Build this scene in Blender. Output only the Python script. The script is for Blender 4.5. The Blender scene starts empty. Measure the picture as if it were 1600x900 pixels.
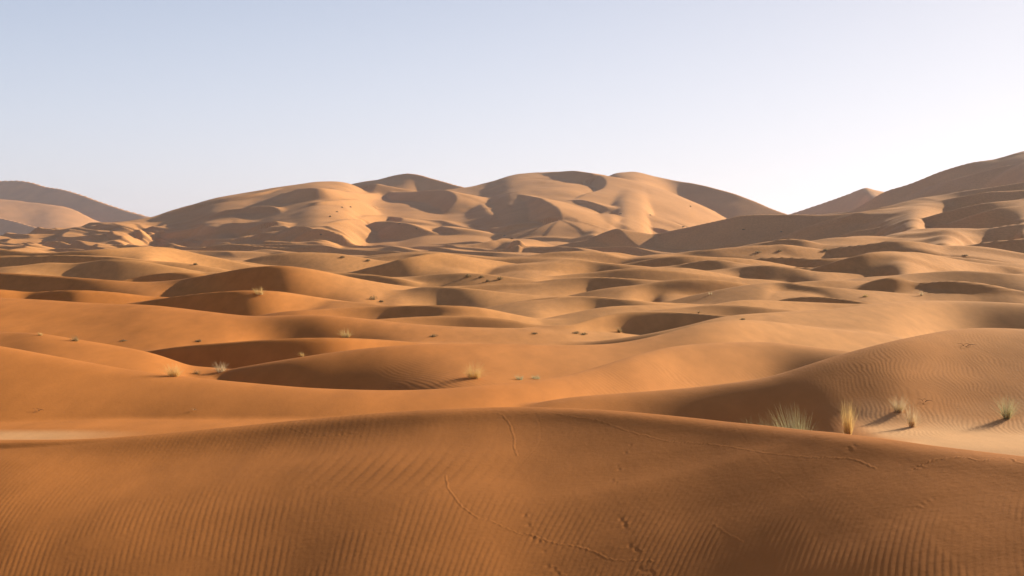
import bpy, math, random, time
import numpy as np
T0 = time.time()
S = bpy.context.scene
R = math.radians

# ---------------------------------------------------------------- camera, sky, sun
FPX = 2000.0            # focal length in pixels of the 1600 px wide photograph
HOR = 370.0             # horizon row
CAMZ = 6.0              # eye height above the datum
cam_d = bpy.data.cameras.new('camera'); cam = bpy.data.objects.new('camera', cam_d)
S.collection.objects.link(cam); S.camera = cam
cam.location = (0, 0, CAMZ); cam.rotation_euler = (R(90), 0, 0)
cam_d.sensor_width = 36; cam_d.lens = 36 * FPX / 1600
cam_d.shift_y = -(450 - HOR) / 1600
cam_d.clip_start = 0.1; cam_d.clip_end = 40000

SUN_AZ, SUN_EL = 48.0, 17.5       # degrees right of the view direction, above the horizon
w = bpy.data.worlds.new('World'); S.world = w; w.use_nodes = True
nt = w.node_tree; nt.nodes.clear()
sky = nt.nodes.new('ShaderNodeTexSky'); sky.sky_type = 'NISHITA'; sky.sun_disc = False
sky.sun_elevation = R(SUN_EL); sky.sun_rotation = R(SUN_AZ)
sky.air_density = 1.0; sky.dust_density = 2.2; sky.ozone_density = 3.0; sky.altitude = 600
bg = nt.nodes.new('ShaderNodeBackground'); bg.inputs['Strength'].default_value = 0.115
wo = nt.nodes.new('ShaderNodeOutputWorld')
# a hazy desert sky: soft shoulder on the glare round the sun, a little whiter all round
def vm(op, a, b):
    n = nt.nodes.new('ShaderNodeVectorMath'); n.operation = op
    for k, v in enumerate((a, b)):
        if isinstance(v, tuple): n.inputs[k].default_value = v
        else: nt.links.new(v, n.inputs[k])
    return n.outputs[0]
KS = 5.4
tc = nt.nodes.new('ShaderNodeTexCoord'); sx = nt.nodes.new('ShaderNodeSeparateXYZ'); nt.links.new(tc.outputs['Generated'], sx.inputs[0])
mr = nt.nodes.new('ShaderNodeMapRange'); mr.interpolation_type = 'SMOOTHERSTEP'; nt.links.new(sx.outputs['Z'], mr.inputs['Value'])
mr.inputs['From Min'].default_value = -.25; mr.inputs['From Max'].default_value = .65; mr.inputs['To Min'].default_value = 1.35; mr.inputs['To Max'].default_value = .32
cb = nt.nodes.new('ShaderNodeCombineXYZ'); [nt.links.new(mr.outputs[0], cb.inputs[k]) for k in range(3)]     # dusty air: palest along the horizon
sc_ = vm('MULTIPLY', vm('MULTIPLY', sky.outputs[0], cb.outputs[0]), (1.50, 1.33, 1.56))
shoulder = vm('DIVIDE', sc_, vm('ADD', vm('MULTIPLY', sc_, (1/KS,) * 3), (1.0, 1.0, 1.0)))
dust = vm('MULTIPLY', cb.outputs[0], (1.10, 1.12, 1.30))
nt.links.new(vm('ADD', vm('MULTIPLY', shoulder, (.80, .80, .80)), dust), bg.inputs['Color']); nt.links.new(bg.outputs[0], wo.inputs['Surface'])

sun_d = bpy.data.lights.new('sun', 'SUN'); sun = bpy.data.objects.new('sun', sun_d)
S.collection.objects.link(sun)
sun_d.energy = 5.0; sun_d.angle = R(0.53); sun_d.color = (1.0, 0.86, 0.64)
a, e = R(SUN_AZ), R(SUN_EL)
from mathutils import Vector
sdir = Vector((math.sin(a) * math.cos(e), math.cos(a) * math.cos(e), math.sin(e)))
sun.rotation_euler = sdir.to_track_quat('Z', 'Y').to_euler()
S.view_settings.view_transform = 'Standard'; S.view_settings.look = 'None'
S.view_settings.exposure = 0.9; S.view_settings.gamma = 1.0

# ---------------------------------------------------------------- noise helpers
def _hash(ix, iy, seed):
    h = (ix.astype(np.int64) * 374761393 + iy.astype(np.int64) * 668265263 + seed * 974634777) & 0xffffffff
    h = ((h ^ (h >> 13)) * 1274126177) & 0xffffffff
    h = h ^ (h >> 16)
    return (h & 0xffff).astype(np.float32) / 32767.5 - 1.0
def vnoise(x, y, seed=0):
    x0 = np.floor(x); y0 = np.floor(y); fx = (x - x0).astype(np.float32); fy = (y - y0).astype(np.float32)
    fx = fx * fx * fx * (fx * (fx * 6 - 15) + 10); fy = fy * fy * fy * (fy * (fy * 6 - 15) + 10)
    a = _hash(x0, y0, seed); b = _hash(x0 + 1, y0, seed); c = _hash(x0, y0 + 1, seed); d = _hash(x0 + 1, y0 + 1, seed)
    return (a + (b - a) * fx) * (1 - fy) + (c + (d - c) * fx) * fy
def fbm(x, y, n=3, seed=0):
    s = 0; am = 1.0; t = 0
    for i in range(n):
        s = s + am * vnoise(x * 2**i + 17.3 * i, y * 2**i - 9.1 * i, seed + i); t += am; am *= 0.5
    return s / t
def sstep(a, b, x):
    t = np.clip((x - a) / (b - a), 0, 1); return t * t * (3 - 2 * t)
def smax(a, b, k):
    h = np.maximum(k - np.abs(a - b), 0); return np.maximum(a, b) + h * h / (4 * k)
def hermite(xs, ys, x):
    xs = np.asarray(xs, float); ys = np.asarray(ys, float)
    if len(xs) == 1: return np.full_like(x, ys[0])
    dx = np.diff(xs); d = np.diff(ys) / dx
    m = np.empty_like(ys); m[0] = d[0]; m[-1] = d[-1]
    if len(xs) > 2:
        m[1:-1] = (d[:-1] * dx[1:] + d[1:] * dx[:-1]) / (dx[1:] + dx[:-1])
    xc = np.clip(x, xs[0], xs[-1]); i = np.clip(np.searchsorted(xs, xc) - 1, 0, len(xs) - 2)
    t = (xc - xs[i]) / dx[i]; h = dx[i]
    return ((2*t**3 - 3*t**2 + 1) * ys[i] + (t**3 - 2*t**2 + t) * h * m[i]
            + (-2*t**3 + 3*t**2) * ys[i+1] + (t**3 - t**2) * h * m[i+1])

UG = np.arange(-1500, 3100, 2.0)
def soft_curve(xs, ys, u, sg):
    y = hermite(xs, ys, UG); n = int(3 * sg / 2) + 1
    kx = np.arange(-n, n + 1) * 2.0; kv = np.exp(-kx * kx / (2 * sg * sg)); kv /= kv.sum()
    y = np.convolve(np.pad(y, n, 'edge'), kv, 'valid')
    return np.interp(u, UG, y)

# ---------------------------------------------------------------- the dunes
# A ridge is a crest followed from left to right: bearing (as the photo column it stands in),
# depression under the horizon (photo row) and distance in metres, then its near and far slopes.
exec_ridges = []
def ridge(lab, pts, near=0.2, far=0.3, soft=0.012, k=0.004, tl=0.28, tr=0.24, cav=0.0):
    exec_ridges.append(('R', lab, pts, near, far, soft, k, tl, tr, cav))
def crest(lab, pts, slip=0.6, stoss=0.1, soft=0.0008, k=0.0012, q=0.15):
    crests.append((lab, pts, slip, stoss, soft, k, q))
crests = []

BASEY = [-4000, -200, -40, 0, 6, 12, 18, 21, 24, 26.5, 30, 45, 60, 90, 130, 200, 300, 600, 1000, 3000, 9000]
BASEZ = [-12, -4, -2.6, -1.8, -4.6, -6.6, -7.6, -7.2, -5.2, -4.66, -4.6, -6.0, -7.6, -8.2, -8.6, -9.5, -11, -13, -14, -18, -30]

FGD = np.array([0, 1.2, 2.2, 3.5, 5.5, 7.5, 40.])
FGX = np.array([.02, .03, .05, .08, .10, .12, .13])
FGL = np.array([.13, .13, .08, .03, .05, .085, .10])
FGR = np.array([.09, .115, .12, .125, .13, .145, .155])
def fgprof(d, sl):
    t = np.linspace(0, 40, 801); q = hermite(FGD, sl, t); kv = np.exp(-np.linspace(-2, 2, 41) ** 2); kv /= kv.sum()
    q = np.convolve(np.pad(q, 20, 'edge'), kv, 'valid')
    return np.interp(d, t, np.concatenate([[0], np.cumsum(0.025 * (q[1:] + q[:-1]))]))
# --- foreground dune
ridge('foreground', [(-500,705,31,.05),(0,693,28.6,.045),(90,691,28.4,.045),(180,684,28.4,.045),(300,672,28.6,.05),(440,658,28.6,.06),(600,645,28,.07),
      (720,639,27.5,.075),(840,637,27,.08),(960,643,25.5,.1),(1100,655,23.5,.13),(1200,664,22,.15),(1320,678,20.2,.17),(1450,695,18.5,.19),
      (1600,714,17,.2),(1800,742,15,.2),(2200,800,13,.2)], far=.45, soft=.02, k=.01)
# --- first valley and what stands behind it
ridge('left_smooth', [(-700,520,41,.2),(-300,530,40,.24),(0,541,39.5,.25),(100,560,39,.24),(200,578,38.5,.22),(300,590,38,.19),(400,600,37.5,.18),(480,607,37,.17),
      (560,610,37,.16),(640,610,37.5,.15),(700,607,38,.15),(760,602,39,.16),(830,596,41,.18),(880,588,43,.2),(930,575,46,.19),(1000,553,50,.17),(1060,541,54,.16),
      (1130,535,56,.2),(1200,534,57,.29),(1300,547,54,.3),(1400,560,50,.1)], far=.22, soft=.06, k=.003)
ridge('right_rippled', [(800,640,37,.1),(860,628,37.5,.2),(960,618,38.5,.4),(1050,611,38.8,.46),(1120,603,38.6,.48),(1200,590,38.2,.46),(1300,560,37.8,.38),(1400,533,38.6,.27),(1500,517,41,.225),(1600,518,41,.22),
      (1750,530,39,.2),(2000,560,36,.2)], far=.3, soft=.045, k=.006)
ridge('right_rippled', [(800,640,37,.1),(860,628,37.5,.14),(960,618,38.5,.3),(1050,611,38.5,.36),(1120,603,38,.38),(1200,590,37.4,.36),(1300,560,37.8,.28),(1400,533,39.5,.21),(1500,517,41.5,.19),(1600,518,41,.185),
      (1750,530,39,.2),(2000,560,36,.2)], far=.3, soft=0.05, k=.008)
ridge('valley_ridge', [(280,596,55,.32),(350,581,55,.34),(450,563,56,.32),(540,549,58,.24),(620,541,59,.17),(700,538,60,.09),(800,539,61,.09),(900,540,62,.08),(960,537,63,.08),
      (1040,522,65,.1),(1100,506,67,.1),(1150,500,69,.12),(1200,503,71,.12),(1270,511,72,.1),(1350,522,72,.08),(1500,540,70,.06)], far=.2, soft=0.05, k=.01)
ridge('left_low', [(-300,510,60,.15),(0,520,61,.16),(60,522,60,.16),(120,531,59,.16),(180,541,58.5,.15),(240,554,58,.14),(300,575,58,.1)], far=.15, soft=0.05, k=.008)
ridge('dark_long', [(130,570,70,.45),(200,556,70,.55),(270,543,70,.55),(350,535,70.5,.5),(430,529,71,.48),(520,527,72,.44),(600,530,74,.32),(660,536,74,.32),(720,541,74,.25)], far=.2, soft=.024, k=.008)
ridge('right_pale', [(860,541,80,.2),(930,533,80,.34),(1000,524,81,.32),(1060,512,82,.2),(1130,494,84,.1),(1200,488,86,.09),(1300,483,88,.09),(1400,472,92,.1),(1450,469,95,.14),(1500,470,95,.2),(1600,475,92,.25),(1800,490,88,.2)], far=.2, soft=0.035, k=.01)
ridge('bowl_small', [(890,508,88,.2),(930,496,90,.42),(960,490,92,.45),(1000,487,93,.45),(1060,488,93,.45),(1130,493,90,.4)], far=.2, soft=.02, k=.006)
ridge('left_broad', [(-400,460,92,.15),(0,465,90,.15),(60,468,90,.15),(150,474,89,.15),(240,477,88,.155),(320,486,87,.16),(400,494,86,.17),(440,493,86,.28),(500,493,87,.34),(560,498,89,.2),
      (640,507,88,.1),(720,512,87,.1),(800,514,87,.1),(850,513,88,.08),(950,520,88,.08)], far=.15, soft=0.05, k=.008)
ridge('slice_a', [(470,486,98,.1),(560,480,100,.25),(620,478,101,.35),(700,478,102,.35),(750,481,104,.28),(800,491,106,.15),(850,500,106,.1)], far=.2, soft=.012, k=.005)
ridge('slice_b', [(560,500,95,.1),(690,494,97,.28),(750,495,98,.34),(800,500,99,.3),(840,508,99,.2)], far=.2, soft=.012, k=.005)
ridge('pale_c', [(840,500,108,.1),(900,488,110,.12),(950,480,112,.1),(1000,478,113,.1),(1100,478,115,.12),(1160,469,118,.12),(1220,470,120,.12),(1300,474,122,.15),(1400,476,122,.1)], far=.2, soft=.02, k=.006)
ridge('dark_left_mid', [(180,477,112,.15),(260,465,112,.32),(330,457,112,.36),(380,454,113,.36),(430,455,116,.3),(480,462,120,.22),(560,472,122,.14),(640,480,122,.12),(760,486,122,.1)], far=.2, soft=.015, k=.006)
ridge('slice_left', [(-100,455,118,.3),(0,452,120,.33),(50,456,122,.33),(100,453,120,.33),(170,455,122,.33),(240,463,124,.2)], far=.2, soft=.012, k=.005)
ridge('slice_c', [(740,481,128,.15),(790,474,128,.32),(840,466,130,.36),(880,462,132,.32),(930,463,136,.22),(980,469,138,.15),(1060,474,140,.1)], far=.2, soft=.015, k=.005)
ridge('dome_mid', [(-200,428,150,.3),(0,424,148,.32),(80,428,148,.3),(160,434,146,.22),(230,438,145,.14),(290,433,143,.2),(340,425,140,.34),(390,416,140,.4),(440,413,142,.4),(490,419,146,.3),(540,430,150,.17),
      (600,441,152,.13),(700,452,154,.12),(800,460,156,.12),(900,466,158,.1)], far=.2, soft=.02, k=.006)
ridge('slice_d', [(990,446,160,.15),(1030,440,160,.32),(1080,436,162,.4),(1130,439,165,.4),(1180,446,168,.33),(1240,457,172,.2),(1280,462,175,.1)], far=.2, soft=.012, k=.005)
ridge('slice_e', [(1200,458,150,.1),(1290,452,150,.1),(1340,447,150,.2),(1370,437,150,.36),(1400,434,150,.38),(1435,442,152,.36),(1480,438,150,.38),(1540,443,150,.38),(1600,455,150,.38),(1700,462,150,.3)], far=.2, soft=.01, k=.004)
ridge('dark_slip_f', [(495,424,196,.2),(550,427,196,.4),(600,431,196,.42),(640,438,196,.35),(670,445,196,.2)], far=.1, soft=.01, k=.004)
ridge('low_g', [(640,448,170,.1),(740,444,172,.2),(800,441,174,.25),(880,445,176,.2),(950,452,178,.15),(1000,455,180,.1)], far=.15, soft=.02, k=.005)
ridge('olive_left', [(30,417,205,.12),(70,412,205,.2),(120,413,204,.26),(170,407,204,.36),(210,409,206,.36),(260,417,208,.3),(320,428,210,.2)], far=.15, soft=.012, k=.005)
ridge('centre_mid', [(545,424,225,.3),(600,410,226,.42),(650,397,232,.32),(700,399,240,.17),(760,405,244,.17),(820,413,244,.24),(880,423,242,.34),(950,438,240,.3)], far=.2, soft=.012, k=.005)
ridge('big_left', [(-300,380,300,.36),(0,386,298,.36),(60,393,296,.34),(120,391,296,.36),(180,386,300,.22),(230,383,308,.14),(260,384,312,.18),(310,394,312,.24),(360,404,312,.28),(410,415,310,.26)], far=.2, soft=.015, k=.005)
ridge('left_hump', [(360,412,360,.1),(400,400,360,.22),(440,394,362,.28),(490,394,366,.22),(540,399,368,.2),(600,408,368,.2)], far=.2, soft=.015, k=.005)
ridge('right_mound', [(1250,428,255,.15),(1300,412,255,.4),(1340,400,258,.4),(1390,393,268,.16),(1450,397,274,.14),(1520,408,276,.18),(1600,420,276,.2),(1700,430,276,.2)], far=.2, soft=.015, k=.006)
ridge('right_low_a', [(860,432,215,.1),(930,424,215,.26),(1000,420,216,.3),(1060,424,218,.3),(1120,431,220,.2),(1180,436,220,.1)], far=.15, soft=.015, k=.005)
ridge('right_low_b', [(1150,448,185,.1),(1230,440,186,.14),(1300,436,188,.2),(1350,438,190,.1)], far=.15, soft=.015, k=.005)
ridge('right_low_c', [(960,412,290,.15),(1010,404,290,.33),(1060,397,292,.3),(1120,400,295,.22),(1200,408,298,.18),(1260,418,300,.1)], far=.15, soft=.012, k=.005)
ridge('right_low_d', [(1540,432,230,.15),(1600,425,232,.25),(1700,420,234,.25)], far=.15, soft=.015, k=.005)
ridge('mid_low_e', [(620,398,420,.2),(680,394,420,.33),(740,398,422,.3),(790,403,424,.3),(850,400,428,.14),(900,396,430,.14),(960,392,434,.2),(1000,400,434,.2)], far=.15, soft=.01, k=.004)
ridge('mid_low_f', [(1040,397,430,.2),(1110,391,430,.38),(1160,385,438,.34),(1200,382,442,.3),(1260,386,446,.25),(1320,394,446,.2)], far=.15, soft=.01, k=.004)
ridge('mid_low_g', [(1240,378,560,.15),(1290,372,560,.2),(1340,368,565,.2),(1400,370,565,.3),(1440,372,560,.2)], far=.15, soft=.01, k=.004)
# --- long low crests between the larger dunes of the plain
for n_, (D_, P_) in enumerate([
    (268, [(1040,416,.2),(1075,411,.4),(1110,407,.42),(1161,413,.25),(1200,420,.15)]),
    (252, [(1130,419,.2),(1165,413,.4),(1202,411,.42),(1240,416,.4),(1275,422,.2)]),
    (150, [(1205,442,.2),(1232,441,.42),(1262,446,.42),(1300,449,.3),(1353,453,.15)]),
    (240, [(840,411,.1),(868,406,.2),(898,405,.3),(939,410,.4),(985,414,.3),(1040,419,.15)]),
    (176, [(800,444,.1),(850,437,.2),(900,432,.3),(945,432,.42),(983,434,.35),(1030,438,.2)]),
    (140, [(630,452,.15),(660,447,.3),(700,447,.36),(740,450,.3),(804,457,.2),(860,462,.1)]),
    (124, [(850,468,.1),(905,462,.3),(940,464,.4),(983,468,.36),(1040,476,.2)]),
    (150, [(1440,452,.2),(1490,446,.3),(1545,449,.35),(1600,458,.3),(1680,470,.2)]),
    (300, [(1380,404,.15),(1430,399,.3),(1500,402,.36),(1570,408,.3),(1640,414,.2)]),
    (205, [(1380,430,.15),(1440,424,.3),(1500,421,.36),(1560,425,.36),(1620,431,.2)]),
    (200, [(640,436,.15),(690,430,.3),(740,428,.3),(800,433,.3),(850,439,.15)]),
    (330, [(250,402,.2),(290,399,.36),(330,400,.4),(380,406,.3),(420,412,.15)]),
    (116, [(480,474,.15),(520,470,.2),(580,474,.3),(640,482,.3),(690,488,.15)]),
    (106, [(1060,482,.15),(1110,477,.3),(1160,478,.36),(1220,484,.3),(1270,488,.15)])]):
    ridge('low_crest_%d' % n_, [(a_, b_, D_ * (1.012 - .008 * k_), c_ * .66) for k_, (a_, b_, c_) in enumerate(P_)], far=.14, soft=.008, k=.003)
# --- dunes in front of the mountain
ridge('spur_right', [(940,389,1050,.3),(1009,372,1010,.42),(1075,356,980,.42),(1119,347,965,.42),(1162,339,950,.42),(1228,336,935,.42),(1294,335,925,.42),(1337,331,925,.4),(1381,323,930,.3),
      (1425,311,945,.2),(1469,303,955,.2),(1512,296,950,.34),(1556,290,940,.42),(1600,284,930,.42),(1800,275,920,.3)], far=.2, soft=.004, k=.003)
ridge('spur_second', [(1190,384,850,.2),(1241,368,835,.45),(1294,351,820,.45),(1337,338,812,.36),(1370,331,820,.16),(1403,324,835,.1),(1440,317,845,.1),(1469,313,845,.2),(1500,307,835,.42),(1540,300,820,.45),(1600,297,810,.4),(1750,290,800,.3)], far=.14, soft=.003, k=.003)
ridge('spur_third', [(1250,388,770,.2),(1285,378,760,.45),(1337,364,745,.5),(1380,354,735,.5),(1425,345,725,.5),(1470,334,715,.5),(1512,323,705,.5),(1550,316,700,.45),(1578,313,705,.25),(1640,308,715,.2),(1750,304,715,.3)], far=.14, soft=.003, k=.003)
ridge('spur_fourth', [(1430,364,690,.2),(1469,351,685,.3),(1500,342,675,.45),(1530,332,665,.5),(1556,325,658,.45),(1590,321,660,.2),(1640,318,660,.3),(1800,318,650,.3)], far=.14, soft=.003, k=.003)
ridge('hill_foot', [(1370,372,610,.1),(1400,362,615,.08),(1440,357,620,.08),(1500,356,622,.08),(1540,356,620,.3),(1580,350,610,.4),(1640,346,600,.4),(1750,344,600,.3)], far=.14, soft=.004, k=.003)
ridge('hill_foot_dark', [(1400,398,500,.2),(1440,394,498,.45),(1480,389,495,.5),(1530,381,490,.5),(1580,374,485,.5),(1640,368,480,.45),(1800,364,480,.3)], far=.14, soft=.004, k=.003)
ridge('sliver', [(1190,480,132,.15),(1225,469,132,.4),(1260,465,132,.45),(1310,467,130,.42),(1360,474,128,.3),(1400,482,128,.15)], far=.12, soft=.01, k=.003)
ridge('sliver_left', [(180,439,158,.2),(225,428,160,.42),(280,424,161,.42),(330,428,161,.2)], far=.1, soft=.01, k=.003)
ridge('tongue_a', [(1130,392,520,.3),(1180,381,515,.45),(1225,373,510,.5),(1255,375,505,.45),(1290,384,505,.3),(1330,386,505,.1),(1400,388,500,.1)], far=.12, soft=.006, k=.003)
ridge('tongue_b', [(1270,392,440,.2),(1300,386,440,.45),(1350,380,438,.5),(1400,374,438,.4),(1440,377,438,.25),(1480,384,438,.2)], far=.12, soft=.006, k=.003)
ridge('tongue_c', [(1100,412,330,.2),(1160,405,330,.45),(1220,402,328,.5),(1280,404,325,.4),(1340,400,325,.3)], far=.12, soft=.006, k=.003)
ridge('tongue_d', [(1130,424,270,.2),(1200,417,270,.45),(1270,418,268,.45),(1320,422,266,.2)], far=.12, soft=.006, k=.003)
ridge('hollow_dark', [(880,448,190,.2),(930,440,190,.4),(990,438,188,.45),(1040,444,186,.3)], far=.12, soft=.008, k=.003)
ridge('left_strip_a', [(-100,404,240,.3),(0,402,240,.35),(70,404,238,.4),(130,402,236,.45),(190,403,236,.4),(250,412,236,.2)], far=.12, soft=.008, k=.003)
ridge('left_strip_b', [(-100,428,170,.2),(0,441,172,.3),(80,446,170,.2),(160,444,168,.1),(300,452,168,.15),(360,462,168,.1)], far=.12, soft=.02, k=.004)
ridge('spur_back', [(860,389,1010,.3),(900,378,1000,.45),(940,371,1000,.45),(1000,369,1000,.4),(1060,372,1000,.3)], far=.2, soft=.006, k=.004)
ridge('front_small', [(665,392,1080,.3),(720,390,1070,.4),(745,384,1075,.5),(773,377,1085,.42),(790,377,1100,.12),(835,376,1110,.14),(870,387,1110,.3)], far=.2, soft=.004, k=.003)

# --- the great dune in the middle: one wide body, then the slip faces it carries
ridge('mountain', [(-300,400,1500,.07),(0,372,1550,.07),(100,360,1600,.07),(200,346,1680,.08),(240,338,1720,.14),(280,326,1760,.14),(330,310,1800,.12),(400,297,1850,.12),(450,288,1880,.115),(500,282,1900,.11),
      (540,285,1930,.11),(580,300,1960,.11),(650,300,2000,.11),(720,293,2050,.12),(760,285,2080,.12),(800,273,2100,.12),(840,269,2110,.12),(900,268,2120,.12),(935,272.5,2120,.12),(948,276,2120,.12),(958,272,2120,.12),(985,269,2120,.12),
      (1030,278,2100,.16),(1060,284,2060,.3),(1090,288,2020,.38),(1150,304,1950,.4),(1225,334,1880,.4),(1300,360,1850,.3),(1400,375,1850,.2)], far=.3, soft=.006, k=.004)
ridge('shoulder', [(865,354,1400,.12),(905,337,1400,.12),(940,333,1400,.12),(968,336,1396,.2),(985,344,1380,.5),(1003,358,1355,.5),(1018,372,1335,.3)], far=.12, soft=.002, k=.003)
ridge('apron', [(620,372,1300,.1),(660,362,1310,.12),(720,359,1320,.12),(780,362,1320,.14),(830,366,1300,.3),(880,374,1270,.4),(920,384,1240,.3)], far=.1, soft=.003, k=.004)
ridge('peak_back', [(500,292,2400,.15),(550,287,2400,.3),(600,277,2390,.22),(635,271,2360,.3),(680,280,2300,.5),(720,291,2260,.5),(760,300,2250,.3)], far=.3, soft=.003, k=.003)
ridge('hill_right', [(1330,330,1560,.4),(1381,299,1530,.45),(1425,286,1510,.45),(1469,268,1490,.40),(1512,255,1470,.34),(1556,248,1455,.22),(1600,237,1450,.15),(1700,225,1450,.16),(1900,250,1450,.2),(2300,300,1450,.2)], far=.3, soft=.004, k=.004)
ridge('peak_right_back', [(1180,352,2400,.4),(1237,334,2360,.45),(1294,314,2320,.45),(1342,297,2285,.42),(1353,293,2290,.2),(1366,296,2310,.1),(1381,299,2320,.1),(1450,320,2340,.2)], far=.3, soft=.003, k=.004)
ridge('far_left', [(-700,330,5700,.3),(-300,300,5600,.4),(-80,284,5450,.45),(0,282,5300,.45),(40,283,5200,.45),(75,292,5100,.45),(105,297,5000,.45),(150,312,4880,.45),(200,330,4750,.42),(226,337,4700,.4),(330,362,4600,.3)], far=.3, soft=.004, k=.004)
ridge('far_left_mid', [(-300,325,4700,.22),(0,311,4700,.25),(40,316,4680,.26),(85,321,4650,.25),(115,328,4640,.24),(140,340,4600,.24),(165,350,4600,.24),(200,358,4550,.2),(260,368,4550,.1)], far=.1, soft=.004, k=.004)
ridge('far_left_low', [(-300,325,4300,.45),(0,339,4200,.5),(40,350,4100,.5),(90,363,4000,.5),(120,369,3950,.3)], far=.15, soft=.003, k=.003)

# slip faces of the great dune: (photo column, row, height of the face in rows), slip face on the right hand of the walk
C = lambda *p, **k: crest(('mountain',), list(p), **k)
C((440,300,0),(470,295,18),(510,294,20),(560,300,4),(600,300,3),(640,298,14),(688,295,22),(706,300,24),(714,311,18),(703,325,8),(690,336,0))
C((838,268,0),(875,267,10),(915,268,22),(938,273,24),(947,283,20),(942,294,14),(915,303,5),(870,322,0))
C((800,302,0),(830,306,7),(850,312,14),(868,322,22),(877,336,20),(866,347,10),(845,352,4),(820,354,0), stoss=.14)
C((880,310,0),(905,312,6),(928,316,10),(946,322,13),(944,331,5),(925,334,0))
C((566,352,0),(585,348,22),(612,347,28),(640,351,30),(680,363,24),(720,373,17),(752,382,10),(772,390,0))
C((552,338,0),(575,336,6),(605,336,8),(628,340,7),(622,348,2),(605,352,0))
C((342,350,0),(365,349,8),(400,347,13),(432,346,13),(428,356,6),(410,366,0))
C((434,353,0),(455,356,9),(480,359,8),(500,362,0))
C((722,303,0),(745,314,3),(770,335,3),(800,351,0), slip=.35)
C((590,285,0),(640,296,4),(700,300,0), slip=.4)
C((640,338,0),(690,345,4),(740,356,3),(790,352,0), slip=.35)
C((20,378,0),(60,373,3),(110,368,5),(150,366,4),(190,366,0))
C((200,372,0),(240,368,6),(270,372,0))
C((260,382,0),(300,378,4),(350,380,5),(380,386,0))
C((150,377,0),(180,374,5),(215,376,5),(230,381,0))
C((460,384,0),(490,381,6),(525,382,5),(545,386,0))
C((640,378,0),(645,372,4),(660,378,4),(655,384,0))
C((255,334,0),(300,322,5),(350,310,6),(400,302,6),(430,296,3),(445,292,0), stoss=.16)
C((318,340,0),(350,330,7),(385,325,9),(420,322,8),(436,326,4),(440,334,0))
C((470,322,0),(500,314,6),(540,311,8),(566,314,6),(575,322,0))
C((490,352,0),(530,343,7),(556,341,9),(570,346,5),(572,356,0))
# right hill
H = lambda *p, **k: crest(('hill_right',), list(p), **k)
H((1440,292,0),(1480,283,6),(1520,272,8),(1560,262,6),(1600,252,0))
H((1400,318,0),(1440,308,6),(1500,296,6),(1540,290,0))

# ---------------------------------------------------------------- height function
LABS = []
def base_z(Y):
    return hermite(BASEY, BASEZ, Y)
def prep(u):
    """per-column crest values of every ridge"""
    out = []
    for rd in exec_ridges:
        if rd[0] != 'R': out.append(None); continue
        _, lab, pts, near, far, soft, k, tl, tr, cav = rd
        px = [p[0] for p in pts]
        gap = np.median(np.diff(px)) if len(px) > 1 else 40
        sg = max(3.5, 0.18 * gap) if np.median([p[2] for p in pts]) < 700 else 3.0
        py = soft_curve(px, [p[1] for p in pts], u, sg)
        D = np.exp(soft_curve(px, np.log([p[2] for p in pts]), u, sg * 1.6))
        snl = np.array([p[3] if len(p) > 3 else near for p in pts])
        Dm = np.median([p[2] for p in pts])
        if 55 < Dm < 470:
            snl = np.where(snl >= .2, .2 + (snl - .2) * 1.7 + .04, snl * .8 + .04 * (snl > .16))
            sg_ = hermite(px, snl, UG); w_ = ((UG >= px[0]) & (UG <= px[-1])).astype(float)
            cum = np.cumsum((sg_ - (sg_ * w_).sum() / w_.sum()) * w_) * 2.0; cum -= (cum * w_).sum() / w_.sum()
            i0, i1 = np.searchsorted(UG, [px[0], px[-1]]); cum[:i0] = cum[i0]; cum[i1:] = cum[i1 - 1]
            off = np.clip(np.interp(u, UG, cum) * 1.3e-3, -.08, .08)
            kv = np.exp(-np.linspace(-2, 2, 25) ** 2); kv /= kv.sum()
            off = np.clip(np.interp(u, UG, np.convolve(np.pad(cum, 12, 'edge'), kv, 'valid')) * 1.3e-3, -.08, .08)
            D = D * np.exp(-off)
        sn = np.clip(soft_curve(px, snl, u, sg * (2.6 if Dm < 110 else 1.6)), .045, .7)
        z = -(py - HOR) * D / FPX
        dl = np.maximum(px[0] - u, 0) * D / FPX; dr = np.maximum(u - px[-1], 0) * D / FPX
        z = z - tl * dl * dl / (dl + .05 * D) - tr * dr * dr / (dr + .05 * D)
        out.append((D, z, sn))
    return out

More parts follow.
